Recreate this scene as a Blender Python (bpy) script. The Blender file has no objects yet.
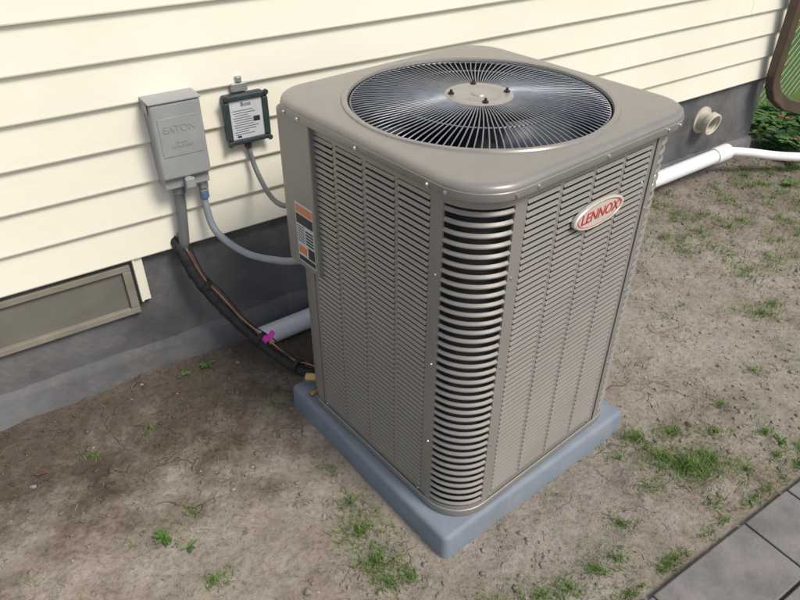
import bpy, math, random, bmesh
import numpy as np
from mathutils import Vector, Matrix, noise
random.seed(7); rng=np.random.default_rng(7)
D=bpy.data; SC=bpy.context.scene
# ---------------------------------------------------------------- frames
H=1.7; P=math.radians(35.403); F=674.2; ROLL=math.radians(.414)
WAZ=math.radians(55.895); WD=2.0911
Wx,Wy=math.sin(WAZ),math.cos(WAZ); Nx,Ny=Wy,-Wx
PADC=(.1887,1.6960); PADY=math.radians(50.82)
UNC=(.196,1.692); UNY=math.radians(49.4)
CX,CY=PADC; YAW=PADY
Rx,Ry=math.sin(YAW),math.cos(YAW); Lx,Ly=-Ry,Rx
def setframe(c,yaw):
    global CX,CY,Rx,Ry,Lx,Ly
    CX,CY=c; Rx,Ry=math.sin(yaw),math.cos(yaw); Lx,Ly=-Ry,Rx
def WP(s,d,z): return (s*Wx+(d-WD)*Nx, s*Wy+(d-WD)*Ny, z)
def UP(a,b,z): return (CX+a*Rx+b*Lx, CY+a*Ry+b*Ly, z)
def toW(x,y): return x*Wx+y*Wy, x*Nx+y*Ny+WD
def toU(x,y): return (x-CX)*Rx+(y-CY)*Ry,(x-CX)*Lx+(y-CY)*Ly
# ---------------------------------------------------------------- helpers
def empty(name,loc=(0,0,0)):
    e=D.objects.new(name,None); SC.collection.objects.link(e); e.empty_display_size=.1; return e
def mk(name,v,f,mat,parent=None,smooth=False,bevel=0,fix=True,segs=2,angle=40):
    me=D.meshes.new(name); me.from_pydata([tuple(p) for p in v],[],f); me.update()
    if fix:
        bm=bmesh.new(); bm.from_mesh(me); bmesh.ops.recalc_face_normals(bm,faces=bm.faces); bm.to_mesh(me); bm.free()
    if smooth:
        me.polygons.foreach_set('use_smooth',[True]*len(me.polygons))
        try: me.set_sharp_from_angle(angle=math.radians(angle))
        except Exception: pass
    ob=D.objects.new(name,me); SC.collection.objects.link(ob)
    if mat: me.materials.append(mat)
    if parent: ob.parent=parent
    if bevel:
        m=ob.modifiers.new('b','BEVEL'); m.width=bevel; m.segments=segs; m.limit_method='ANGLE'; m.angle_limit=math.radians(35)
        m.harden_normals=False
    return ob
class G:
    def __init__(s): s.v=[];s.f=[]
    def add(s,v,f):
        o=len(s.v); s.v+=[tuple(p) for p in v]; s.f+=[tuple(i+o for i in q) for q in f]
    def box(s,fr,x0,x1,y0,y1,z0,z1):
        v=[fr(x,y,z) for z in(z0,z1) for y in(y0,y1) for x in(x0,x1)]
        s.add(v,[(0,2,3,1),(4,5,7,6),(0,1,5,4),(2,6,7,3),(0,4,6,2),(1,3,7,5)])
    def cyl(s,c,ax,r,n=16,r2=None,cap=True):
        c=Vector(c);ax=Vector(ax);z=ax.normalized();x=z.orthogonal().normalized();y=z.cross(x)
        r2=r if r2 is None else r2
        v=[c+(x*math.cos(2*math.pi*i/n)+y*math.sin(2*math.pi*i/n))*r for i in range(n)]
        v+=[c+ax+(x*math.cos(2*math.pi*i/n)+y*math.sin(2*math.pi*i/n))*r2 for i in range(n)]
        f=[(i,(i+1)%n,n+(i+1)%n,n+i) for i in range(n)]
        if cap: f+=[tuple(range(n))[::-1],tuple(range(n,2*n))]
        s.add(v,f)
    def obj(s,name,mat,parent=None,**k): return mk(name,s.v,s.f,mat,parent,**k)
def catmull(pts,n=12):
    pts=[Vector(p) for p in pts]; q=[pts[0]*2-pts[1]]+pts+[pts[-1]*2-pts[-2]]; out=[]
    for i in range(1,len(q)-2):
        a,b,c,d=q[i-1:i+3]
        for k in range(n):
            t=k/n; out.append(.5*((2*b)+(c-a)*t+(2*a-5*b+4*c-d)*t*t+(3*b-a-3*c+d)*t**3))
    out.append(pts[-1]); return out
def tube(g,path,r,n=12,cap=True):
    path=[Vector(p) for p in path]; m=len(path); v=[];f=[]
    T=[(path[min(i+1,m-1)]-path[max(i-1,0)]).normalized() for i in range(m)]
    x=T[0].orthogonal().normalized()
    for i in range(m):
        x=(x-T[i]*x.dot(T[i])).normalized(); y=T[i].cross(x); rr=r(i) if callable(r) else r
        for k in range(n):
            a=2*math.pi*k/n; v.append(path[i]+(x*math.cos(a)+y*math.sin(a))*rr)
    for i in range(m-1):
        for k in range(n):
            f.append((i*n+k,i*n+(k+1)%n,(i+1)*n+(k+1)%n,(i+1)*n+k))
    if cap: f+=[tuple(range(n))[::-1],tuple(range((m-1)*n,m*n))]
    g.add(v,f)
# ---------------------------------------------------------------- materials
class M:
    def __init__(s,name):
        s.m=D.materials.new(name); s.m.use_nodes=True; s.t=s.m.node_tree; s.n=s.t.nodes; s.b=s.n['Principled BSDF']
        s.tc=s.n.new('ShaderNodeTexCoord')
    def l(s,a,b): s.t.links.new(a,b)
    def noise(s,scale,detail=4,rough=.55,vec=None,dist=0):
        n=s.n.new('ShaderNodeTexNoise'); n.inputs['Scale'].default_value=scale; n.inputs['Detail'].default_value=detail
        n.inputs['Roughness'].default_value=rough; n.inputs['Distortion'].default_value=dist
        s.l(vec or s.tc.outputs['Object'],n.inputs['Vector']); return n.outputs['Fac']
    def ramp(s,fac,stops):
        r=s.n.new('ShaderNodeValToRGB'); e=r.color_ramp.elements
        while len(e)<len(stops): e.new(.5)
        for i,(p,c) in enumerate(stops):
            e[i].position=p; e[i].color=(c,c,c,1) if not hasattr(c,'__len__') else (*c,1)
        s.l(fac,r.inputs[0]); return r.outputs[0]
    def mix(s,fac,a,b,mode='MIX'):
        m=s.n.new('ShaderNodeMix'); m.data_type='RGBA'; m.blend_type=mode
        if isinstance(fac,(int,float)): m.inputs[0].default_value=fac
        else: s.l(fac,m.inputs[0])
        for i,x in((6,a),(7,b)):
            if isinstance(x,tuple): m.inputs[i].default_value=(*x,1)
            else: s.l(x,m.inputs[i])
        return m.outputs[2]
    def math(s,op,a,b=None,clamp=False):
        m=s.n.new('ShaderNodeMath'); m.operation=op; m.use_clamp=clamp
        for i,x in enumerate((a,b)):
            if x is None: continue
            if isinstance(x,(int,float)): m.inputs[i].default_value=x
            else: s.l(x,m.inputs[i])
        return m.outputs[0]
    def bump(s,h,strength=.3,dist=.01,prev=None):
        b=s.n.new('ShaderNodeBump'); b.inputs['Strength'].default_value=strength; b.inputs['Distance'].default_value=dist
        s.l(h,b.inputs['Height'])
        if prev: s.l(prev,b.inputs['Normal'])
        return b.outputs[0]
    def color(s,c):
        if isinstance(c,tuple): s.b.inputs['Base Color'].default_value=(*c,1)
        else: s.l(c,s.b.inputs['Base Color'])
def simple(name,c,rough=.5,metal=0,var=.12,scale=14,bumps=.08,bd=.002,spec=.5,grime=None):
    m=M(name); n=m.noise(scale,3,.6)
    lo=tuple(x*(1-var) for x in c); hi=tuple(min(1,x*(1+var)) for x in c)
    col=m.ramp(n,[(.3,lo),(.7,hi)])
    if grime:
        g=m.ramp(m.noise(grime[1],5,.7),[(.5,0.),(.75,grime[2])]); col=m.mix(g,col,grime[0])
    m.color(col); m.b.inputs['Metallic'].default_value=metal
    m.l(m.ramp(n,[(.3,max(0,rough-.06)),(.7,min(1,rough+.06))]),m.b.inputs['Roughness'])
    m.b.inputs['Specular IOR Level'].default_value=spec
    if bumps: m.l(m.bump(m.noise(scale*12,2),bumps,bd),m.b.inputs['Normal'])
    return m.m
m_cab=simple('cabinet_paint',(.268,.252,.225),.40,.18,.04,6,.04,.001,.5,((.34,.315,.27),9,.22))
m_lid=simple('lid_paint',(.25,.236,.212),.28,.18,.04,5,.07,.001,.55,((.36,.34,.30),16,.25))
m_dark=simple('coil_dark',(.022,.022,.022),.6,0,.3,40,0)
m_black=simple('black_paint',(.022,.024,.028),.38,0,.2,10,0)
m_blade=simple('fan_blade',(.07,.08,.095),.45,.3,.1,10,0)
m_wire=simple('guard_wire',(.24,.255,.28),.32,.4,.15,30,0)
m_hub=simple('hub_plate',(.36,.34,.31),.35,.3,.08,20)
m_screw=simple('screw_zinc',(.55,.54,.52),.3,.8,.1,80,0)
m_pad=simple('pad_plastic',(.185,.222,.265),.6,0,.09,5,.12,.001,.4,((.28,.27,.25),10,.65))
m_found=simple('foundation',(.12,.12,.122),.85,0,.34,4,.5,.006,.3,((.24,.22,.19),3.5,.6))
m_beige=simple('window_frame',(.23,.21,.165),.6,0,.15,9,.1,.002,.4)
m_panel=simple('window_panel',(.15,.145,.12),.7,0,.16,5,.15,.002,.3,((.09,.085,.08),6,.4))
m_white=simple('white_vinyl',(.78,.77,.72),.45,0,.05,8,0)
m_pvc=simple('pvc_white',(.83,.83,.82),.35,0,.03,6,.03,.001,.5,((.5,.47,.41),7,.3))
m_cream=simple('vent_cream',(.55,.51,.42),.5,0,.1,10,.05)
m_gbox=simple('disconnect_paint',(.31,.32,.315),.45,0,.07,10,.1,.001,.5,((.38,.38,.36),30,.3))
m_gcond=simple('grey_conduit',(.29,.31,.33),.45,0,.08,20,.05)
m_dcond=simple('dark_grey_conduit',(.16,.165,.17),.5,0,.1,20,.05)
m_teal=simple('surge_case',(.035,.05,.052),.35,0,.15,20,.05)
m_label=simple('label_white',(.55,.58,.6),.4,0,.06,20,0)
m_rubber=simple('foam_insulation',(.016,.015,.015),.7,0,.3,30,.5,.002)
m_copper=simple('copper_pipe',(.42,.2,.12),.45,.8,.25,20,.05)
m_brass=simple('brass',(.45,.32,.14),.4,.9,.2,20,.05)
m_pink=simple('magenta_tape',(.6,.03,.35),.4,0,.1,20,0)
m_orange=simple('sticker_orange',(.62,.22,.08),.5,0,.08,20,0)
m_ink=simple('ink_black',(.03,.03,.03),.5,0,.1,20,0)
m_red=simple('badge_red',(.50,.03,.03),.4,0,.05,20,0)
m_silver=simple('badge_silver',(.72,.69,.60),.3,.35,.04,20,0)
m_blue=simple('fitting_blue',(.13,.22,.38),.4,.2,.1,20,0)
m_brown=simple('downspout_brown',(.085,.055,.04),.4,0,.1,12,.05)
m_galv=simple('galvanised',(.42,.43,.43),.4,.6,.1,20,0)
m_stone=simple('pebble',(.28,.25,.22),.9,0,.4,60,0,.002,.3)
m_paver=simple('paver_concrete',(.20,.185,.17),.9,0,.25,7,.6,.003,.3,((.105,.10,.09),11,.6))
m_leafbrown=simple('dry_leaf',(.16,.08,.05),.7,0,.3,40,.1)
m_mulch=simple('bed_mulch',(.13,.065,.045),.9,0,.4,30,0)
# siding: cream vinyl with fine wood grain
mm=M('siding_vinyl'); mp=mm.n.new('ShaderNodeMapping'); mp.inputs['Rotation'].default_value=(0,0,-(math.pi/2-WAZ)); mm.l(mm.tc.outputs['Object'],mp.inputs[0])
mp2=mm.n.new('ShaderNodeMapping'); mp2.inputs['Scale'].default_value=(1.2,1.2,30); mm.l(mp.outputs[0],mp2.inputs[0])
c1=mm.ramp(mm.noise(1.3,3,.6),[(.3,(.765,.73,.60)),(.7,(.82,.785,.655))])
gr=mm.noise(3,3,.6,mp2.outputs[0],.3)
c1=mm.mix(mm.ramp(mm.noise(2.2,6,.7),[(.55,0.),(.8,.2)]),c1,(.58,.55,.46))
mm.color(c1); mm.b.inputs['Roughness'].default_value=.5
mm.l(mm.bump(gr,.22,.002),mm.b.inputs['Normal']); m_siding=mm.m
# foliage
def leafmat(name,a,b,c):
    m=M(name); g=m.n.new('ShaderNodeNewGeometry'); col=m.ramp(g.outputs['Random Per Island'],[(0,a),(.6,b),(1,c)])
    m.color(col); m.b.inputs['Roughness'].default_value=.55
    tr=m.n.new('ShaderNodeBsdfTranslucent'); m.l(col,tr.inputs[0]); mx=m.n.new('ShaderNodeMixShader'); mx.inputs[0].default_value=.3
    m.l(m.b.outputs[0],mx.inputs[1]); m.l(tr.outputs[0],mx.inputs[2]); m.l(mx.outputs[0],m.n['Material Output'].inputs[0]); return m.m
m_grass=leafmat('grass_blades',(.08,.17,.025),(.15,.28,.05),(.28,.33,.11))
m_lawn=leafmat('lawn_blades',(.08,.18,.025),(.16,.30,.05),(.26,.36,.10))
m_weed=leafmat('weed_leaves',(.06,.15,.03),(.10,.21,.045),(.15,.26,.07))
m_straw=leafmat('straw',(.30,.24,.14),(.38,.32,.2),(.24,.17,.1))
m_flower=leafmat('flower_petals',(.45,.05,.08),(.55,.12,.18),(.6,.3,.1))
# dirt
def dirtmat():
    m=M('dirt'); O=m.tc.outputs['Object']
    big=m.noise(1.1,4,.6); med=m.noise(6,7,.68); fine=m.noise(60,4,.7); vfine=m.noise(240,2,.6)
    col=m.ramp(med,[(.28,(.165,.13,.10)),(.48,(.25,.207,.167)),(.68,(.335,.293,.25))])
    col=m.mix(m.ramp(big,[(.38,0.),(.62,.65)]),col,(.345,.308,.265))
    col=m.mix(m.ramp(m.noise(2.6,6,.72),[(.52,0.),(.70,.42)]),col,(.17,.18,.11))
    col=m.mix(1,col,m.ramp(fine,[(.3,.66),(.5,1.),(.72,1.18)]),'MULTIPLY')
    col=m.mix(m.ramp(vfine,[(.60,0.),(.72,.45)]),col,(.11,.09,.07))
    sp=m.n.new('ShaderNodeSeparateXYZ'); m.l(O,sp.inputs[0]); X,Y=sp.outputs[0],sp.outputs[1]
    d=m.math('ADD',m.math('ADD',m.math('MULTIPLY',X,Nx),m.math('MULTIPLY',Y,Ny)),WD)
    s=m.math('ADD',m.math('MULTIPLY',X,Wx),m.math('MULTIPLY',Y,Wy))
    dn=m.math('ADD',d,m.math('MULTIPLY',m.math('SUBTRACT',med,.5),1.2))
    mr=m.n.new('ShaderNodeMapRange'); m.l(dn,mr.inputs[0]); mr.inputs[1].default_value=.28; mr.inputs[2].default_value=.74; mr.inputs[3].default_value=1; mr.inputs[4].default_value=0
    ms=m.n.new('ShaderNodeMapRange'); m.l(s,ms.inputs[0]); ms.inputs[1].default_value=1.2; ms.inputs[2].default_value=2.0; ms.inputs[3].default_value=1; ms.inputs[4].default_value=.35
    wet=m.math('MULTIPLY',mr.outputs[0],ms.outputs[0]); wet=m.math('MULTIPLY',wet,.9)
    col=m.mix(wet,col,m.mix(1,col,(.34,.31,.28),'MULTIPLY'))
    ad=m.n.new('ShaderNodeVectorMath'); ad.operation='ADD'; nz=m.n.new('ShaderNodeTexNoise'); nz.inputs['Scale'].default_value=5; nz.inputs['Detail'].default_value=5; m.l(O,nz.inputs[0])
    sc=m.n.new('ShaderNodeVectorMath'); sc.operation='SCALE'; sc.inputs[3].default_value=.26; m.l(nz.outputs['Color'],sc.inputs[0]); m.l(O,ad.inputs[0]); m.l(sc.outputs[0],ad.inputs[1])
    def crack(scale,w):
        v=m.n.new('ShaderNodeTexVoronoi'); v.feature='DISTANCE_TO_EDGE'; v.inputs['Scale'].default_value=scale; m.l(ad.outputs[0],v.inputs['Vector'])
        return m.ramp(v.outputs['Distance'],[(0,1.),(w,0.)])
    msk=m.noise(1.7,3,.5)
    brk=m.ramp(m.noise(11,3,.6),[(.42,0.),(.56,1.)])
    k=m.math('MULTIPLY',crack(5.5,.018),m.math('MULTIPLY',m.ramp(msk,[(.47,0.),(.58,1.)]),brk))
    k2=m.math('MULTIPLY',crack(14,.026),m.math('MULTIPLY',m.ramp(msk,[(.54,0.),(.64,.6)]),brk))
    k=m.math('MAXIMUM',k,k2)
    col=m.mix(m.math('MULTIPLY',k,.6),col,(.08,.063,.048))
    lg=m.n.new('ShaderNodeMapRange'); m.l(m.math('ADD',s,m.math('MULTIPLY',med,.6)),lg.inputs[0]); lg.inputs[1].default_value=4.5; lg.inputs[2].default_value=5.0
    col=m.mix(lg.outputs[0],col,(.09,.16,.035))
    m.color(col); m.b.inputs['Roughness'].default_value=.95; m.b.inputs['Specular IOR Level'].default_value=.2
    hsum=m.math('ADD',m.math('MULTIPLY',med,.5),m.math('ADD',m.math('MULTIPLY',fine,.28),m.math('ADD',m.math('MULTIPLY',vfine,.07),m.math('MULTIPLY',k,-.22))))
    m.l(m.bump(hsum,.85,.024),m.b.inputs['Normal'])
    return m.m
m_dirt=dirtmat()
# ---------------------------------------------------------------- ground
def gz(x,y):
    s,d=toW(x,y); a,b=toU(x,y)
    z=.012*noise.noise((x*1.7,y*1.7,0))+.010*noise.noise((x*5,y*5,3))+.007*noise.noise((x*14,y*14,7))+.0045*noise.noise((x*40,y*40,9))
    q=max(abs(a),abs(b))
    if q<.52: z=z*max(0,(q-.40)/.12) if q>.40 else -.004
    if d<.25: z+=.03*(.25-d)/.25
    if d>1.5 and s>.8: z=z*.4-.012*(min(1,(d-1.5)/.1))
    return z
def axis(lo,hi,st,far):
    c=list(np.arange(lo,hi,st)); a=c[-1]; k=st
    while a<far: k*=1.35; a+=k; c.append(a)
    a=c[0]; k=st; pre=[]
    while a>-far: k*=1.35; a-=k; pre.append(a)
    return pre[::-1]+c
xs=axis(-1.7,3.2,.0125,90); ys=axis(.7,4.6,.0125,90)
v=[];f=[]
for y in ys:
    for x in xs:
        v.append((x,y,gz(x,y) if (-4<x<6 and -1<y<8) else 0))
nx=len(xs)
for j in range(len(ys)-1):
    for i in range(nx-1): f.append((j*nx+i,j*nx+i+1,(j+1)*nx+i+1,(j+1)*nx+i))
mk('ground',v,f,m_dirt,None,smooth=True,fix=False,angle=180)
t=(1+5**.5)/2
ico=np.array([(-1,t,0),(1,t,0),(-1,-t,0),(1,-t,0),(0,-1,t),(0,1,t),(0,-1,-t),(0,1,-t),(t,0,-1),(t,0,1),(-t,0,-1),(-t,0,1)])/1.9
icf=[(0,11,5),(0,5,1),(0,1,7),(0,7,10),(0,10,11),(1,5,9),(5,11,4),(11,10,2),(10,7,6),(7,1,8),(3,9,4),(3,4,2),(3,2,6),(3,6,8),(3,8,9),(4,9,5),(2,4,11),(6,2,10),(8,6,7),(9,8,1)]
def in_unit(x,y,m=.415):
    a,b=toU(x,y); return abs(a)<m and abs(b)<m
def scatter(n,rmin,rmax,dfun):
    g=G(); c=0
    while c<n:
        x=rng.uniform(-1.7,3.4); y=rng.uniform(.7,4.6); s,d=toW(x,y)
        if d<.03 or in_unit(x,y) or (d>1.6 and s>.9) or not dfun(x,y,s,d): continue
        c+=1; r=rmin+(rmax-rmin)*rng.random()**4
        sc=r*rng.uniform(.6,1.2,3); sc[2]*=.7
        vv=ico*rng.uniform(.75,1.2,(12,1))*sc; a=rng.uniform(0,6.28); ca,sa=math.cos(a),math.sin(a)
        z=gz(x,y)
        g.add([(x+p[0]*ca-p[1]*sa,y+p[0]*sa+p[1]*ca,z+p[2]+r*.1) for p in vv],icf)
    return g
scatter(9000,.0015,.012,lambda x,y,s,d: noise.noise((x*2.2,y*2.2,5))+rng.random()*.7>.22).obj('dirt_clods',m_dirt,None,smooth=True,fix=False,angle=60)
scatter(600,.002,.010,lambda x,y,s,d: True).obj('pebbles',m_stone,None,smooth=True,fix=False,angle=60)
g=G()
for _ in range(800):
    x=rng.uniform(-1.6,3);y=rng.uniform(.75,4.2);s,d=toW(x,y)
    if d<.05 or in_unit(x,y) or (d>1.6 and s>.9): continue
    a=rng.uniform(0,6.28);l=rng.uniform(.006,.035);w=rng.uniform(.0006,.0016);z=gz(x,y)+.003
    dx,dy=math.cos(a),math.sin(a)
    g.add([(x-dy*w,y+dx*w,z),(x+dy*w,y-dx*w,z),(x+dx*l+dy*w,y+dy*l-dx*w,z+rng.uniform(-.001,.005)),(x+dx*l-dy*w,y+dy*l+dx*w,z+.002)],[(0,1,2,3)])
g.obj('straw_bits',m_straw,None,fix=False)
def blade(g,x,y,z,h,w,ld,lean,tw):
    dx,dy=math.cos(ld),math.sin(ld); px,py=math.cos(tw),math.sin(tw)
    v=[(x-px*w,y-py*w,z-.003),(x+px*w,y+py*w,z-.003)]
    for t_ in(.4,.75):
        o=lean*h*t_*t_; ww=w*(1.05-.5*t_); zz=z+h*t_*(1-.35*lean*t_)
        v+=[(x+dx*o-px*ww,y+dy*o-py*ww,zz),(x+dx*o+px*ww,y+dy*o+py*ww,zz)]
    v.append((x+dx*lean*h,y+dy*lean*h,z+h*(1-.45*lean)))
    g.add(v,[(0,1,3,2),(2,3,5,4),(4,5,6)])
def clump(g,x,y,rad,n,h0,h1,w=.0011):
    for _ in range(n):
        a=rng.uniform(0,6.28); r=rad*abs(rng.normal(0,.55)); bx=x+math.cos(a)*r*1.2; by=y+math.sin(a)*r*.9
        s,d=toW(bx,by)
        if d<.02 or in_unit(bx,by,.408) or (d>1.615 and s>.9): continue
        blade(g,bx,by,gz(bx,by),rng.uniform(h0,h1),w*rng.uniform(.6,1.3),rng.uniform(0,6.28),rng.uniform(.2,1.2),rng.uniform(0,3.14))
g=G()
spots=[(.94,1.46,.13,820,.015,.05),(.86,1.50,.09,330,.015,.04),(1.02,1.50,.08,260,.015,.04),(.80,1.59,.07,260,.015,.04),(.93,1.62,.07,200,.012,.035),(1.08,1.62,.06,140,.012,.03),
 (-.11,1.22,.10,300,.015,.045),(-.06,1.12,.10,330,.015,.045),(-.15,1.32,.07,120,.015,.035),(-.02,1.05,.09,200,.015,.045),
 (.47,1.04,.08,190,.015,.04),(.55,1.10,.07,150,.015,.035),(.38,1.02,.07,160,.015,.04),(.25,.98,.08,180,.015,.045),(.66,1.25,.07,130,.012,.035),(.62,1.13,.07,140,.012,.03),
 (1.53,2.3,.13,320,.012,.04),(1.62,2.38,.10,180,.012,.035),(1.35,1.95,.07,100,.012,.03),(-.675,1.185,.09,110,.012,.035),(-.62,1.28,.06,70,.012,.03),(-.5,1.05,.07,100,.012,.035),
 (-1.0,1.5,.06,50,.012,.03),(-.85,1.62,.05,50,.012,.03),(-.45,1.75,.06,55,.012,.03),(.03,1.07,.05,90,.015,.04),(-.22,1.45,.05,60,.012,.03),(.78,1.38,.07,120,.012,.03),(.72,1.50,.05,70,.012,.03),
 (1.35,1.55,.07,170,.012,.04),(1.25,1.62,.06,120,.012,.035),(1.15,1.75,.07,110,.012,.03),(1.6,1.9,.09,150,.012,.03),(1.12,1.46,.07,160,.012,.035),(.98,1.33,.06,110,.012,.03),(1.25,1.52,.05,100,.012,.03)]
for s_ in spots: clump(g,*s_)
for _ in range(230):
    s=rng.uniform(1.3,4.2); d=rng.uniform(.15,1.5); x,y,_z=WP(s,d,0); clump(g,x,y,.07,int(rng.uniform(3,32)),.010,.028)
for _ in range(130):
    s=rng.uniform(2.7,4.4); d=rng.uniform(.12,.95); x,y,_z=WP(s,d,0); clump(g,x,y,.08,int(rng.uniform(15,60)),.012,.045,.0015)
for _ in range(190):
    x=rng.uniform(-1.5,.6); y=rng.uniform(.75,1.9); clump(g,x,y,.05,int(rng.uniform(2,15)),.008,.022)
for _ in range(60):
    s=rng.uniform(1.0,2.4); x,y,_z=WP(s,1.59,0); clump(g,x,y,.035,int(rng.uniform(8,45)),.010,.03)
g.obj('grass',m_grass,None,fix=False)
g=G()
for _ in range(15000):
    s=4.45+rng.random()**1.3*5.5; d=rng.uniform(-4.5,1.9); x,y,_z=WP(s,d,0)
    blade(g,x,y,0,rng.uniform(.05,.14),rng.uniform(.002,.0045),rng.uniform(0,6.28),rng.uniform(.2,1),rng.uniform(0,3.14))
g.obj('lawn_grass',m_lawn,None,fix=False)
def leafy(g,x,y,n,l,mat_w=.2,z0=None):
    z=gz(x,y) if z0 is None else z0
    for i in range(n):
        a=rng.uniform(0,6.28); L=l*rng.uniform(.6,1.2); w=L*mat_w; up=rng.uniform(.3,.8)
        dx,dy=math.cos(a),math.sin(a); v=[]
        for k,(t_,ww) in enumerate([(0,.15),(.3,.8),(.6,1),(.85,.6),(1,.02)]):
            zz=z+.002+L*up*(t_-.6*t_*t_); cx,cy=x+dx*L*t_,y+dy*L*t_
            v+=[(cx-dy*w*ww,cy+dx*w*ww,zz+.003),(cx,cy,zz),(cx+dy*w*ww,cy-dx*w*ww,zz+.003)]
        f=[]
        for k in range(4):
            o=k*3; f+=[(o,o+1,o+4,o+3),(o+1,o+2,o+5,o+4)]
        g.add(v,f)
def weed(x,y,n,l,name='weed_plant'):
    g=G(); leafy(g,x,y,n,l); g.obj(name,m_weed,None,fix=False,smooth=True)
weed(-.675,1.185,9,.032); weed(-.60,1.16,5,.025); weed(-.72,1.93,6,.04); weed(-.80,1.86,5,.03); weed(1.28,1.58,7,.03); weed(2.25,3.55,9,.06)
gb=empty('garden_bed'); g=G(); g2=G()
for _ in range(85):
    s=rng.uniform(4.12,4.85); d=rng.uniform(-.3,.25); x,y,_z=WP(s,d,0)
    for k in range(3): leafy(g,x+rng.normal(0,.02),y+rng.normal(0,.02),6,rng.uniform(.05,.09),.22,.01+k*.05)
    if rng.random()<.06: leafy(g2,x,y,6,.022,.4,.14)
g.obj('leaves',m_weed,gb,fix=False); g2.obj('flowers',m_flower,gb,fix=False)
g=G()
for _ in range(500):
    s=rng.uniform(4.08,4.8); d=rng.uniform(-.35,.26); x,y,_z=WP(s,d,0); r=rng.uniform(.006,.018)
    g.add([(x+p[0]*r,y+p[1]*r*.5,.012+p[2]*r*.5) for p in ico],icf)
g.obj('mulch_chips',m_mulch,gb,fix=False)
x,y=-1.14,1.42; mk('dry_leaf',[(x-.02,y,gz(x,y)+.006),(x,y-.012,gz(x,y)+.012),(x+.025,y+.004,gz(x,y)+.01),(x+.004,y+.014,gz(x,y)+.004)],[(0,1,2,3)],m_leafbrown)
# ---------------------------------------------------------------- pavers
g=G(); rows=[(1.63,.20),(1.832,.20),(2.034,.20),(2.236,.20),(2.438,.2)]
for ri,(d0,wd) in enumerate(rows):
    s=1.10-ri*.31 if ri else .72
    pat=[.415,.415,.22,.415,.415,.415,.415,.415,.22,.415,.415] if ri==0 else [.415]*12
    for L in pat:
        dz=rng.uniform(-.003,.003); j=rng.uniform(-.003,.003)
        g.box(WP,s+.003,s+L-.003,d0+.003+j,d0+wd-.003+j,-.03,.012+dz); s+=L
g.obj('paver_path',m_paver,None,bevel=.004)
# ---------------------------------------------------------------- house
house=empty('house')
S0,S1,Z0,PIT=-3.2,4.0,.508,.1265
g=G(); n=20
for i in range(n):
    z=Z0+i*PIT
    cuts=[S0]; c=S0+rng.uniform(.8,3)
    while c<S1-.3: cuts.append(c); c+=rng.uniform(2.6,3.6)
    cuts.append(S1)
    for k in range(len(cuts)-1):
        a,b=cuts[k],cuts[k+1]; o=.0012*(k%2)
        pr=[(-.004,z+.006),(.014+o,z-.001),(.0225+o,z),(.0235+o,z+.004),(.0215+o,z+.014),(.0075+o,z+PIT-.004),(.006+o,z+PIT+.004),(-.004,z+PIT+.004)]
        m=len(pr); nseg=max(2,int((b-a)/.12)); vv=[]
        for q_ in range(nseg+1):
            ss=a+(b-a)*q_/nseg; wv=.0011*noise.noise((ss*1.6,i*3.1,0)); wz=.0009*noise.noise((ss*1.1,i*5.7,4))
            vv+=[WP(ss,d+wv,zz+wz) for d,zz in pr]
        g.add(vv,[(u*m+q,u*m+q+1,(u+1)*m+q+1,(u+1)*m+q) for u in range(nseg) for q in range(m-1)]+[tuple(range(m)),tuple(range(nseg*m,nseg*m+m))[::-1]])
g.obj('siding',m_siding,house,smooth=True,angle=25)
g=G(); g.box(WP,S0,S1-.004,-.25,-.006,-.3,Z0+.015); g.obj('foundation',m_found,house)
v=[];f=[];N_=260
for i in range(N_):
    s=S0+(S1-S0)*i/(N_-1); w=.022+.012*noise.noise((s*5,0,0)); hh=.13+.015*noise.noise((s*4,3,0))+.006*noise.noise((s*20,3,0))
    v+=[WP(s,-.01,hh+.01),WP(s,w*.5,hh),WP(s,w,hh-.02),WP(s,w+.01,-.1)]
for i in range(N_-1):
    for k in range(3): f.append((i*4+k,(i+1)*4+k,(i+1)*4+k+1,i*4+k+1))
mk('foundation_ledge',v,f,m_found,house,smooth=True,angle=60)
g=G(); g.box(WP,S0,S1-.01,-.25,-.008,Z0+.02,Z0+n*PIT); g.box(WP,S1-.25,S1-.012,-6,-.255,-.3,Z0+n*PIT); g.obj('wall_core',m_white,house)
g=G(); g.box(WP,S1-.004,S1+.03,-.03,.03,Z0-.004,Z0+n*PIT+.02); g.box(WP,S0-.05,S1+.05,-.3,.04,Z0+n*PIT+.022,Z0+n*PIT+.2); g.obj('corner_trim',m_siding,house,bevel=.003)
g=G()
for i in range(n):
    z=Z0+i*PIT; fr=lambda a,b,c: WP(S1+b,a,c)
    pr=[(-.012,z),(.018,z),(.003,z+PIT),(-.012,z+PIT)]
    g.add([fr(-6,d,zz) for d,zz in pr]+[fr(-.032,d,zz) for d,zz in pr],[(0,1,5,4),(1,2,6,5),(2,3,7,6)])
g.obj('side_siding',m_siding,house)
g=G()
sa,sb,za,zb=-.62,.315,.295,.485
g.box(WP,sa,sb,-.005,.012,zb-.022,zb); g.box(WP,sa,sb,-.005,.016,za,za+.022)
g.box(WP,sb-.028,sb,-.005,.014,za+.0225,zb-.0225); g.box(WP,sa,sa+.028,-.005,.014,za+.0225,zb-.0225)
g.box(WP,-.16,-.145,-.005,.010,za+.0225,zb-.0225)
g.obj('window_frame',m_beige,house,bevel=.002)
g=G(); g.box(WP,sa+.0285,-.1605,-.0055,.000,za+.0225,zb-.0225); g.box(WP,-.1445,sb-.0285,-.0055,-.001,za+.0225,zb-.0225); g.obj('window_panel',m_panel,house)
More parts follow.
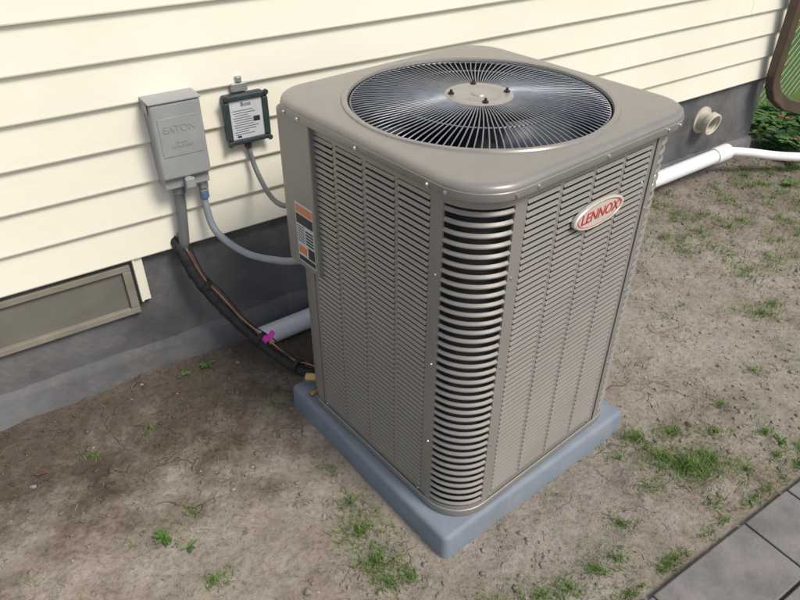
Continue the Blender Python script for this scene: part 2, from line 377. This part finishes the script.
g=G(); g.box(WP,.325,.358,-.005,.014,.335,.507); g.box(WP,.325,.332,.0145,.021,.335,.507); g.obj('siding_offcut',m_siding,house,bevel=.0015)
# ---------------------------------------------------------------- disconnect box
db=empty('electrical_disconnect_box')
def wedge(g,s0,s1,z0,z1,d0,d1t,d1b):
    v=[WP(s0,d0,z0),WP(s1,d0,z0),WP(s1,d0,z1),WP(s0,d0,z1),WP(s0,d1b,z0),WP(s1,d1b,z0),WP(s1,d1t,z1),WP(s0,d1t,z1)]
    g.add(v,[(0,1,2,3),(4,7,6,5),(0,4,5,1),(2,6,7,3),(0,3,7,4),(1,5,6,2)])
g=G()
wedge(g,.468,.612,.745,1.020,.008,.085,.085)
g.obj('box_body',m_gbox,db,bevel=.004)
g=G(); wedge(g,.463,.617,.785,1.024,.0855,.104,.104); g.obj('door_lid',m_gbox,db,bevel=.008,segs=3)
g=G(); wedge(g,.460,.620,1.0245,1.030,.006,.108,.108); wedge(g,.460,.4635,.99,1.024,.006,.0852,.0852); wedge(g,.6165,.620,.99,1.024,.006,.0852,.0852); g.obj('rain_hood',m_gbox,db,bevel=.002)
g=G(); g.box(WP,.478,.602,.1042,.1058,.86,.98); g.obj('door_embossing',m_gbox,db,bevel=.0015)
g=G(); g.box(WP,.525,.555,.104,.120,.752,.784); g.box(WP,.530,.550,.086,.104,.748,.7845); g.obj('latch',m_gbox,db,bevel=.003)
def text(name,body,size,org,ex,ey,mat,parent,ext=.0006,shear=0,align='CENTER',xs_=1):
    c=D.curves.new(name,'FONT'); c.body=body; c.size=size; c.extrude=ext; c.shear=shear; c.align_x=align; c.align_y='CENTER'
    tmp=D.objects.new('tmp',c); SC.collection.objects.link(tmp); bpy.context.view_layer.update()
    me=D.meshes.new_from_object(tmp.evaluated_get(bpy.context.evaluated_depsgraph_get())); D.objects.remove(tmp)
    ex=Vector(ex);ey=Vector(ey);ez=ex.cross(ey)
    for v_ in me.vertices:
        co=v_.co.copy(); v_.co=Vector(org)+ex*co.x*xs_+ey*co.y+ez*co.z
    me.materials.clear(); me.materials.append(mat); o=D.objects.new(name,me); SC.collection.objects.link(o); o.parent=parent; return o
EW=(Wx,Wy,0); EZ=(0,0,1)
text('embossed_text','EATON',.030,WP(.54,.1062,.945),EW,EZ,m_gbox,db,.0012)
text('small_text','30 AMP\nNON-FUSED',.012,WP(.54,.1062,.895),EW,EZ,m_gbox,db,.0008)
# ---------------------------------------------------------------- surge protector
sp=empty('surge_protector')
g=G(); wedge(g,.708,.848,.833,.987,.012,.045,.045); g.obj('case',m_teal,sp,bevel=.008,segs=3)
g=G(); 
for (a,b,c,d_) in[(.702,.854,.972,.990),(.702,.854,.828,.844),(.702,.722,.8445,.9715),(.834,.854,.8445,.9715)]: wedge(g,a,b,c,d_,.0455,.056,.056)
g.obj('front_bezel',m_teal,sp,bevel=.004)
g=G(); g.box(WP,.7225,.8335,.0452,.0485,.8445,.971); g.obj('label',m_label,sp)
g=G()
for i in range(11):
    z=.937-i*.0078; g.box(WP,.73+.003*(i%3),.73+rng.uniform(.05,.092),.0485,.0489,z,z+.0018)
g.box(WP,.738,.752,.0485,.0490,.849,.856); g.box(WP,.80,.822,.0485,.0490,.895,.912); g.obj('label_print',m_ink,sp)
text('label_logo','Boss',.019,WP(.778,.0488,.957),EW,EZ,m_ink,sp,.0004)
g=G()
for (s,z) in[(.708,.985),(.848,.985),(.708,.833),(.848,.833)]: g.cyl(WP(s,.05,z),Vector((Nx,Ny,0))*.010,.009,12)
g.obj('corner_screws',m_teal,sp,bevel=.002)
g=G(); g.box(WP,.745,.80,.004,.03,.991,1.02); g.cyl(WP(.773,.022,1.02),(0,0,.02),.012,12); g.obj('mounting_hub',m_galv,sp,bevel=.004)
# ---------------------------------------------------------------- conduits
setframe(UNC,UNY)
g=G(); pa=catmull([WP(.595,.055,.735),WP(.592,.055,.66),WP(.600,.095,.565),WP(.655,.20,.515),WP(.72,.33,.53),WP(.75,.435,.575)],22)
tube(g,pa,lambda i:.0115+(.0007 if i%2 else 0),14)
cf=empty('liquidtight_conduit'); g.obj('conduit',m_gcond,cf,smooth=True)
g=G(); g.cyl(WP(.595,.055,.745),(0,0,-.03),.018,8); g.cyl(WP(.595,.055,.712),(0,0,-.012),.0155,16); g.obj('connector_nut',m_galv,cf,bevel=.002)
g=G(); g.cyl(WP(.5945,.055,.70),(0,0,-.022),.0155,16); g.obj('connector_sleeve',m_blue,cf,bevel=.002)
g=G(); pa=catmull([WP(.515,.055,.75),WP(.512,.055,.68),WP(.505,.055,.60),WP(.498,.05,.53),WP(.495,.025,.50),WP(.492,-.02,.495)],16)
tube(g,pa,lambda i:.0165+(.0012 if i%2 else 0),14)
fc=empty('flexible_conduit'); g.obj('conduit',m_dcond,fc,smooth=True)
g=G(); g.cyl(WP(.515,.055,.746),(0,0,-.03),.022,8); g.obj('connector_nut',m_dcond,fc,bevel=.002)
g=G(); pa=catmull([WP(.775,.035,.835),WP(.777,.036,.79),WP(.785,.06,.72),WP(.775,.17,.685),WP(.75,.32,.72),WP(.74,.44,.775)],16)
tube(g,pa,.0085,12); cc=empty('surge_cable'); g.obj('cable',m_dcond,cc,smooth=True)
g=G(); g.cyl(WP(.775,.035,.832),(0,0,-.025),.013,10); g.obj('cable_gland',m_black,cc,bevel=.002)
# ---------------------------------------------------------------- line set
ls=empty('refrigerant_line_set')
LP=[WP(.478,-.03,.53),WP(.480,.045,.515),WP(.505,.085,.41),WP(.56,.13,.29),WP(.635,.215,.17),WP(.70,.36,.115),WP(.745,.47,.125),WP(.765,.53,.145)]
pa=catmull(LP,16); g=G(); tube(g,pa,lambda i:.0185+.0012*math.sin(i*.9)+.001*math.sin(i*2.3),16); g.obj('insulated_suction_line',m_rubber,ls,smooth=True)
up=Vector((0,0,.024)); rt=Vector((Wx,Wy,0))*.013
g=G(); pb=[Vector(p)+up+rt+Vector((0,0,.006*math.sin(i*.8))) for i,p in enumerate(catmull(LP,6))]; tube(g,pb,.0042,10); g.obj('copper_liquid_line',m_copper,ls,smooth=True)
g=G(); pb=[Vector(p)+up*1.15+rt*.1+Vector((0,0,.008*math.sin(i*1.1+1))) for i,p in enumerate(catmull(LP,6))]; tube(g,pb,.0028,8)
pb=[Vector(p)+up*1.0+rt*2.0+Vector((0,0,.01*math.sin(i*.7+2))) for i,p in enumerate(catmull(LP,6))]; tube(g,pb,.0025,8); g.obj('control_wires',m_rubber,ls,smooth=True)
g=G()
for k in (16*2+6,16*4+2,16*5+4):
    a=pa[k]+up*.4+rt*.3; tdir=(pa[k+1]-pa[k]).normalized()
    g.cyl(a-tdir*.008,tdir*.016,.027,16)
g.obj('tape_wraps',m_rubber,ls,smooth=True)
k=16*4+4; a=pa[k]+up*.9+rt; tdir=(pa[k+1]-pa[k]).normalized()
g=G(); g.cyl(a-tdir*.01,tdir*.022,.014,12); b0=a+Vector((0,0,.01))
g.add([b0,b0+tdir*.025,b0+tdir*.02+rt*2+up*1.0,b0-tdir*.004+rt*2.2+up*.8],[(0,1,2,3)]); g.obj('magenta_tag',m_pink,ls)
g=G(); g.cyl(UP(-.345,.33,.15),Vector(UP(-.37,.36,.148))-Vector(UP(-.345,.33,.15)),.016,12); g.cyl(UP(-.36,.30,.125),Vector((Rx,Ry,0))*-.035,.009,8); g.obj('service_valve',m_brass,ls,bevel=.002)
# ---------------------------------------------------------------- PVC drain
pv=empty('pvc_drain_pipe')
A=Vector(WP(.70,.085,.055)); B=Vector(WP(3.52,.115,.165)); 
def hollow(g,a,b,ro,ri,n=28):
    a=Vector(a);b=Vector(b);z=(b-a).normalized();x=z.orthogonal().normalized();y=z.cross(x);v=[]
    for (c,r) in((a,ri),(a,ro),(b,ro),(b,ri)):
        v+=[c+(x*math.cos(2*math.pi*i/n)+y*math.sin(2*math.pi*i/n))*r for i in range(n)]
    f=[(k*n+i,k*n+(i+1)%n,((k+1)%4)*n+(i+1)%n,((k+1)%4)*n+i) for k in range(4) for i in range(n)]
    g.add(v,f)
g=G(); hollow(g,A,B,.040,.035); g.obj('main_pipe',m_pvc,pv,smooth=True)
dr=(B-A).normalized()
g=G(); hollow(g,B-dr*.05,B+dr*.07,.047,.030); g.obj('coupling',m_pvc,pv,smooth=True,bevel=.003)
g=G(); pa=catmull([B+dr*.05,WP(3.62,.13,.165),WP(3.72,.17,.15),WP(4.04,.32,.10),WP(4.8,.68,.05)],12); tube(g,pa,.026,18); g.obj('branch_pipe',m_pvc,pv,smooth=True)
vt=empty('wall_vent_pipe'); NV=Vector((Nx,Ny,0))
g=G(); c=Vector(WP(3.45,-.01,.345)); 
hollow(g,c,c+NV*.07,.052,.044); hollow(g,c+NV*.05,c+NV*.085+Vector((0,0,-.006)),.062,.050); g.obj('pipe',m_cream,vt,smooth=True,bevel=.003)
g=G(); g.cyl(c+NV*.03,NV*.004,.0435,20); g.obj('flap',m_beige,vt)
g=G(); hollow(g,c+NV*.0,c+NV*.012,.075,.052); g.obj('flange',m_cream,vt,smooth=True)
ds=empty('downspout')
def rect_sweep(g,path,w,h,side):
    v=[];f=[]; path=[Vector(p) for p in path]; m=len(path); side=Vector(side).normalized()
    for i in range(m):
        T=(path[min(i+1,m-1)]-path[max(i-1,0)]).normalized(); u=T.cross(side).normalized()
        for a,b in((-w,-h),(w,-h),(w,h),(-w,h)): v.append(path[i]+side*a+u*b)
    for i in range(m-1):
        for k in range(4): f.append((i*4+k,i*4+(k+1)%4,(i+1)*4+(k+1)%4,(i+1)*4+k))
    f+=[(0,1,2,3),(m*4-4,m*4-3,m*4-2,m*4-1)]; g.add(v,f)
g=G(); rect_sweep(g,[WP(3.915,.075,2.95),WP(3.915,.075,.54),WP(3.925,.08,.48),WP(3.96,.09,.42),WP(4.03,.12,.365),WP(4.4,.24,.25)],.026,.036,NV); g.obj('pipe',m_brown,ds,bevel=.008,segs=3)
g=G(); g.box(WP,3.865,3.965,.026,.108,1.02,1.045); g.obj('strap',m_brown,ds,bevel=.001)
# ---------------------------------------------------------------- fence
fe=empty('chain_link_fence')
g=G(); FS0,FS1,FD,FH=4.2,9.0,-.40,1.15
for s in (FS0,6.6,FS1): g.cyl(WP(s,FD,-.1),(0,0,FH+.15),.025,14)
g.cyl(WP(FS0,FD,FH),Vector((Wx,Wy,0))*(FS1-FS0),.018,12); g.obj('posts_and_rail',m_galv,fe,smooth=True)
g=G(); st=.075; L=FS1-FS0
k=-FH
while k<L:
    for sg in(1,-1):
        a0=max(0,k); a1=min(L,k+FH)
        if a1-a0<.02: continue
        z0=(a0-k) if sg==1 else FH-(a0-k); z1=(a1-k) if sg==1 else FH-(a1-k)
        p0=Vector(WP(FS0+a0,FD+.004*sg,.02+z0*.98)); p1=Vector(WP(FS0+a1,FD+.004*sg,.02+z1*.98)); g.cyl(p0,p1-p0,.0016,4,cap=False)
    k+=st
g.obj('mesh_wires',m_galv,fe)
hg=G()
for _ in range(9000):
    s=rng.uniform(7,26); d=-7.5+rng.normal(0,.5)+.4*math.sin(s*2); z=rng.uniform(0,2.2)+.3*math.sin(s*3.1); x,y,_z=WP(s,d,0); q=.07
    n1=rng.normal(0,1,3);n1/=np.linalg.norm(n1);n2=np.cross(n1,rng.normal(0,1,3));n2/=np.linalg.norm(n2)
    c=np.array([x,y,z]); hg.add([c-n1*q,c+n2*q*.5,c+n1*q,c-n2*q*.5],[(0,1,2,3)])
hg.obj('hedge',m_weed,None,fix=False)
# ---------------------------------------------------------------- AC unit
ac=empty('air_conditioner_condenser')
h0,r0=.372,.11
def outline(t,h=h0,r=r0):
    Fl=2*(h-r); q=math.pi*r/2; per=Fl+q; tp=(t+q/2)%(4*per); k=int(tp//per); u=tp-k*per
    if u<q:
        th=math.pi+math.pi/2*u/q; nn=(math.cos(th),math.sin(th)); p=(-(h-r)+r*nn[0],-(h-r)+r*nn[1])
    else: nn=(0,-1); p=(-(h-r)+(u-q),-h)
    a=math.pi/2*k; c,s=math.cos(a),math.sin(a)
    return (p[0]*c-p[1]*s,p[0]*s+p[1]*c),(nn[0]*c-nn[1]*s,nn[0]*s+nn[1]*c)
def OP(t,d,z,h=h0,r=r0):
    p,nn=outline(t,h,r); return UP(p[0]+nn[0]*d,p[1]+nn[1]*d,z)
Q=math.pi*r0/2; FL=2*(h0-r0); PER=Q+FL
def sweep(g,t0,t1,prof,nseg,h=h0,r=r0):
    m=len(prof); v=[]
    for i in range(nseg+1):
        t_=t0+(t1-t0)*i/nseg; v+=[OP(t_,d,z,h,r) for d,z in prof]
    f=[(i*m+k,(i+1)*m+k,(i+1)*m+(k+1)%m,i*m+(k+1)%m) for i in range(nseg) for k in range(m)]
    f+=[tuple(range(m)),tuple(range(nseg*m,nseg*m+m))[::-1]]; g.add(v,f)
def sheet(g,t0,t1,z0,z1,nseg=1,d=0,th=.004): sweep(g,t0,t1,[(d-th,z0),(d,z0),(d,z1),(d-th,z1)],nseg)
ZB,ZT=.092,1.100
gi=G()
nn_=96; v=[OP(4*PER*i/nn_,-.034,z) for z in (ZB,ZT) for i in range(nn_)]
f=[(i,(i+1)%nn_,nn_+(i+1)%nn_,nn_+i) for i in range(nn_)]; gi.add(v,f); gi.obj('condenser_coil',m_dark,ac,smooth=True)
gp=G(); gl=G(); gc=G(); gcl=G()
EG=.016
for k in range(4):
    t0=k*PER+Q/2+EG; t1=(k+1)*PER-Q/2-EG
    zb,zt=.135,1.064; pw=t1-t0; mg=.017; gap=.012; nc=4; cw=(pw-2*mg-(nc-1)*gap)/nc
    sheet(gp,t0,t1,ZB+.006,zb); sheet(gp,t0,t1,zt,ZT)
    sheet(gp,t0,t0+mg,zb,zt)
    for c in range(nc):
        c0=t0+mg+c*(cw+gap); c1=c0+cw
        sheet(gp,c1,c1+(gap if c<nc-1 else mg),zb,zt)
        p=.0165; nr=int((zt-zb)/p); p=(zt-zb)/nr
        for r_ in range(nr):
            z=zb+r_*p
            sweep(gl,c0,c1,[(-.0025,z+p*.80),(-.001,z+p*.82),(.0030,z+p*.34),(.0022,z+p*.28),(-.001,z+p*.42)],1)
    ta,tb=k*PER-Q/2-EG+.003,k*PER+Q/2+EG-.003
    if k==3:
        sheet(gc,ta,tb,ZB+.006,ZT,16,.002); continue
    za,zc=.125,1.064; m1=.021
    sheet(gc,ta,tb,ZB+.006,za,16,.003,.006); sheet(gc,ta,tb,zc,ZT,16,.003,.006)
    sheet(gc,ta,ta+m1,za,zc,3,.003,.006); sheet(gc,tb-m1,tb,za,zc,3,.003,.006)
    p=.0252; nr=int((zc-za)/p); p=(zc-za)/nr
    for r_ in range(nr):
        z=za+r_*p
        sweep(gcl,ta+m1,tb-m1,[(-.003,z+p*.66),(-.001,z+p*.68),(.0035,z+p*.46),(.0035,z+p*.34),(.001,z+p*.27),(-.0015,z+p*.32)],14)
gp.obj('side_panel_frames',m_cab,ac); gl.obj('side_louvers',m_cab,ac); gc.obj('corner_panel_frames',m_cab,ac,smooth=True,angle=30); gcl.obj('corner_louvers',m_cab,ac,smooth=True,angle=30)
v=[]; n_=128; prof=[(.004,ZB-.006),(.006,ZB-.002),(.006,ZB+.020),(.0035,ZB+.022)]
for d,z in prof: v+=[OP(4*PER*i/n_,d,z) for i in range(n_)]
f=[(k*n_+i,k*n_+(i+1)%n_,(k+1)*n_+(i+1)%n_,(k+1)*n_+i) for k in range(3) for i in range(n_)]; mk('base_pan_rim',v,f,m_cab,ac,smooth=True,angle=30)
# lid (everything on it sits DZ lower than nominal)
DZ=-.007
hl,rl=.397,.122; ql=math.pi*rl/2; perl=2*(hl-rl)+ql; n_=192
rings=[]
for d,z in [(-.02,1.0995),(-.001,1.0995),(0,1.1015),(0,1.117),(-.0015,1.119),(-.0015,1.122),(-.0035,1.128),(-.009,1.1325),(-.017,1.135),(-.028,1.1355)]:
    rings.append([OP(4*perl*i/n_,d,z+DZ,hl,rl) for i in range(n_)])
base=[outline(4*perl*i/n_,hl,rl)[0] for i in range(n_)]
angs=[math.atan2(b,a) for a,b in base]
RG=.340
for R_,z in [(RG+.016,1.1355),(RG+.010,1.136),(RG+.007,1.140),(RG,1.1415),(RG-.006,1.139),(RG-.008,1.132)]:
    rings.append([UP(R_*math.cos(a),R_*math.sin(a),z+DZ) for a in angs])
v=[p for r_ in rings for p in r_]; f=[(k*n_+i,k*n_+(i+1)%n_,(k+1)*n_+(i+1)%n_,(k+1)*n_+i) for k in range(len(rings)-1) for i in range(n_)]
mk('lid',v,f,m_lid,ac,smooth=True,angle=35)
rings=[]; ZG=1.133+DZ
for R_,z in [(RG-.0077,ZG),(RG-.012,1.09),(RG-.02,1.04),(RG-.02,.93),(RG,.90),(.001,.55)]: rings.append([UP(R_*math.cos(2*math.pi*i/96),R_*math.sin(2*math.pi*i/96),z) for i in range(96)])
v=[p for r_ in rings for p in r_]; f=[(k*96+i,k*96+(i+1)%96,(k+1)*96+(i+1)%96,(k+1)*96+i) for k in range(5) for i in range(96)]
mk('fan_shroud',v,f,m_black,ac,smooth=True,angle=50)
g=G(); NW=120
for i in range(NW):
    a=2*math.pi*i/NW; pts=[]
    for R_,z in [(.060,1.137),(.085,1.144),(.15,1.144),(.22,1.141),(.29,1.137),(RG-.015,1.132),(RG-.009,1.125)]:
        aa=a+.10*(1-R_/RG); pts.append(UP(R_*math.cos(aa),R_*math.sin(aa),z+DZ))
    tube(g,pts,.0018,5,False)
def ring(g,R_,z,r,n=96,m=6):
    v=[];
    for i in range(n):
        a=2*math.pi*i/n
        for k in range(m):
            b=2*math.pi*k/m; rr=R_+r*math.cos(b); v.append(UP(rr*math.cos(a),rr*math.sin(a),z+DZ+r*math.sin(b)))
    g.add(v,[(i*m+k,((i+1)%n)*m+k,((i+1)%n)*m+(k+1)%m,i*m+(k+1)%m) for i in range(n) for k in range(m)])
ring(g,.215,1.1385,.0018); ring(g,.10,1.141,.002); ring(g,RG-.014,1.130,.0022)
g.obj('fan_guard',m_wire,ac,smooth=True,fix=False,angle=80)
def disc(name,prof,mat,n=48):
    v=[];
    for R_,z in prof: v+=[UP(R_*math.cos(2*math.pi*i/n),R_*math.sin(2*math.pi*i/n),z+DZ) for i in range(n)]
    m=len(prof); f=[(k*n+i,k*n+(i+1)%n,(k+1)*n+(i+1)%n,(k+1)*n+i) for k in range(m-1) for i in range(n)]+[tuple(range((m-1)*n,m*n))]
    return mk(name,v,f,mat,ac,smooth=True,angle=35)
disc('hub_plate',[(.088,1.141),(.088,1.145),(.083,1.1475),(.062,1.148),(.058,1.1455),(.02,1.1455),(.018,1.148),(.006,1.148)],m_hub)
g=G()
for i in range(4):
    a=math.pi/4+math.pi/2*i+.2; c=UP(.072*math.cos(a),.072*math.sin(a),1.147+DZ); g.cyl(c,(0,0,.005),.008,6); g.cyl(Vector(c)+Vector((0,0,.005)),(0,0,.007),.0035,8)
g.obj('motor_bolts',m_dark,ac)
g=G(); g.cyl(UP(0,0,.96),(0,0,.165),.075,32); g.obj('fan_motor',m_black,ac,smooth=True)
g=G()
for i in range(4):
    a0=2*math.pi*i/4+.3; v=[]; nr=6
    for j in range(nr+1):
        R_=.06+.25*j/nr
        for k in range(7):
            u=k/6; sw=.55+.5*(j/nr); aa=a0+u*sw+.25*(j/nr)**2; z=1.01+.055*u-.02*math.sin(u*math.pi); v.append(UP(R_*math.cos(aa),R_*math.sin(aa),z))
    g.add(v,[(j*7+k,j*7+k+1,(j+1)*7+k+1,(j+1)*7+k) for j in range(nr) for k in range(6)])
g.obj('fan_blades',m_blade,ac,smooth=True,fix=False)
hc,rc=.386,.05; qc=math.pi*rc/2; perc=2*(hc-rc)+qc
tc0=3*perc
g=G(); ha=qc/2+(hc-rc)-.205
sweep(g,tc0-ha-.12,tc0+ha,[(-.05,.640),(0,.640),(0,1.091),(-.05,1.091)],40,hc,rc)
g.obj('control_box_cover',m_cab,ac,bevel=.003,smooth=True,angle=30)
def LF(b,z,o): return UP(-hc-o,b,z-.016)
def lq(g,b0,b1,z0,z1,o): g.add([LF(b0,z0,o),LF(b1,z0,o),LF(b1,z1,o),LF(b0,z1,o)],[(0,1,2,3)])
g=G(); lq(g,.213,.300,.675,.865,.0008); g.obj('warning_label',m_label,ac)
g=G(); lq(g,.216,.297,.835,.858,.0013); lq(g,.255,.297,.704,.728,.0013); g.obj('label_orange',m_orange,ac)
g=G(); lq(g,.216,.297,.80,.830,.0013)
for i in range(7): lq(g,.262,.296,.742+i*.008,.745+i*.008,.0013)
for i in range(5): lq(g,.218,.255,.742+i*.010,.748+i*.010,.0013)
lq(g,.216,.248,.70,.735,.0013); lq(g,.216,.297,.679,.695,.0013); g.obj('label_print',m_ink,ac)
g=G()
def scr(t_,d,z,h=h0,r=r0,R_=.0045):
    p,nn=outline(t_,h,r); n3=Vector((Rx*nn[0]+Lx*nn[1],Ry*nn[0]+Ly*nn[1],0)); c=Vector(OP(t_,d-.001,z,h,r)); g.cyl(c,n3*.0025,R_*1.35,12); g.cyl(c+n3*.0025,n3*.003,R_,6,R_*.8)
for k in range(4):
    for q_ in (.045,.285,.53): scr(k*perl+ql/2+q_*.98,0,1.1085+DZ,hl,rl,.0038)
    scr(k*perl+ql/2-.02,0,1.1085+DZ,hl,rl,.0038); scr(k*perl-ql/2+.02,0,1.1085+DZ,hl,rl,.0038)
    if k!=3:
        for z in(.35,.62,.88): scr(k*PER-Q/2-EG+.012,.003,z,R_=.0028); scr(k*PER+Q/2+EG-.012,.003,z,R_=.0028)
    for tt in(.02,FL-.052):
        for z in (.122,1.079): scr(k*PER+Q/2+EG+tt-.006,0,z,R_=.0032)
g.obj('screws',m_screw,ac)
def RF(a,z,o): return UP(a,-h0-o,z)
bc=(.033,.947); n_=48; v=[]
for o,k in[(.004,1.0),(.012,1.0),(.0145,.955),(.0145,.90),(.0125,.88)]:
    v+=[RF(bc[0]+.097*k*math.cos(2*math.pi*i/n_),bc[1]+.034*k*math.sin(2*math.pi*i/n_),o) for i in range(n_)]
f=[(k*n_+i,k*n_+(i+1)%n_,(k+1)*n_+(i+1)%n_,(k+1)*n_+i) for k in range(4) for i in range(n_)]+[tuple(range(4*n_,5*n_))]
mk('badge',v,f,m_silver,ac,smooth=True,angle=35)
g=G(); v=[]
for k,o in((.87,.0127),(.835,.0127),(.835,.0133),(.87,.0133)): v+=[RF(bc[0]+.097*k*math.cos(2*math.pi*i/n_),bc[1]+.034*k*math.sin(2*math.pi*i/n_),o) for i in range(n_)]
g.add(v,[(k*n_+i,k*n_+(i+1)%n_,((k+1)%4)*n_+(i+1)%n_,((k+1)%4)*n_+i) for k in range(4) for i in range(n_)]); g.obj('badge_ring',m_red,ac)
text('badge_text','LENNOX',.038,RF(bc[0],bc[1],.0128),(Rx,Ry,0),EZ,m_red,ac,.0012,.15,xs_=.94)
# ---------------------------------------------------------------- pad
setframe(PADC,PADY)
g=G(); hp=.405; rp=.02; qp=math.pi*rp/2; perp=2*(hp-rp)+qp
v=[]; prof=[(.004,-.03),(.004,.0),(.0,.070),(-.003,.079),(-.009,.084),(-.016,.085)]
ts=[]
for k in range(4):
    for i in range(9): ts.append(k*perp-qp/2+qp*i/8)
for d,z in prof: v+=[OP(t_,d,z,hp,rp) for t_ in ts]
n_=len(ts); m=len(prof)
f=[(k*n_+i,k*n_+(i+1)%n_,(k+1)*n_+(i+1)%n_,(k+1)*n_+i) for k in range(m-1) for i in range(n_)]+[tuple(range((m-1)*n_,m*n_))]
mk('equipment_pad',v,f,m_pad,None,smooth=True,angle=35)
# ---------------------------------------------------------------- camera, light
cam=D.cameras.new('camera'); co=D.objects.new('camera',cam); SC.collection.objects.link(co); SC.camera=co
cam.sensor_width=36; cam.lens=F/800*36; cam.clip_start=.02; cam.clip_end=400
X=Vector((1,0,0));Y=Vector((0,math.sin(P),math.cos(P))); c,s=math.cos(ROLL),math.sin(ROLL)
rg=X*c+Y*s; upv=-X*s+Y*c; bk=rg.cross(upv)
co.matrix_world=Matrix(((rg.x,upv.x,bk.x,0),(rg.y,upv.y,bk.y,0),(rg.z,upv.z,bk.z,H),(0,0,0,1)))
w=D.worlds.new('World'); SC.world=w; w.use_nodes=True; nt=w.node_tree; sky=nt.nodes.new('ShaderNodeTexSky'); sky.sky_type='NISHITA'; sky.sun_disc=False
S=Vector((.62,-.45,.95)).normalized(); el=math.asin(S.z); az=math.atan2(S.x,S.y)
sky.sun_elevation=el; sky.sun_rotation=az; sky.dust_density=3; sky.air_density=1.0
bg=nt.nodes['Background']; nt.links.new(sky.outputs[0],bg.inputs[0]); bg.inputs[1].default_value=.15
sl=D.lights.new('sun','SUN'); sl.energy=2.5; sl.angle=math.radians(18); sl.color=(1,.955,.885); so=D.objects.new('sun',sl); SC.collection.objects.link(so)
so.rotation_euler=(-S).to_track_quat('-Z','Y').to_euler()
SC.view_settings.view_transform='Standard'; SC.view_settings.look='None'; SC.view_settings.exposure=0
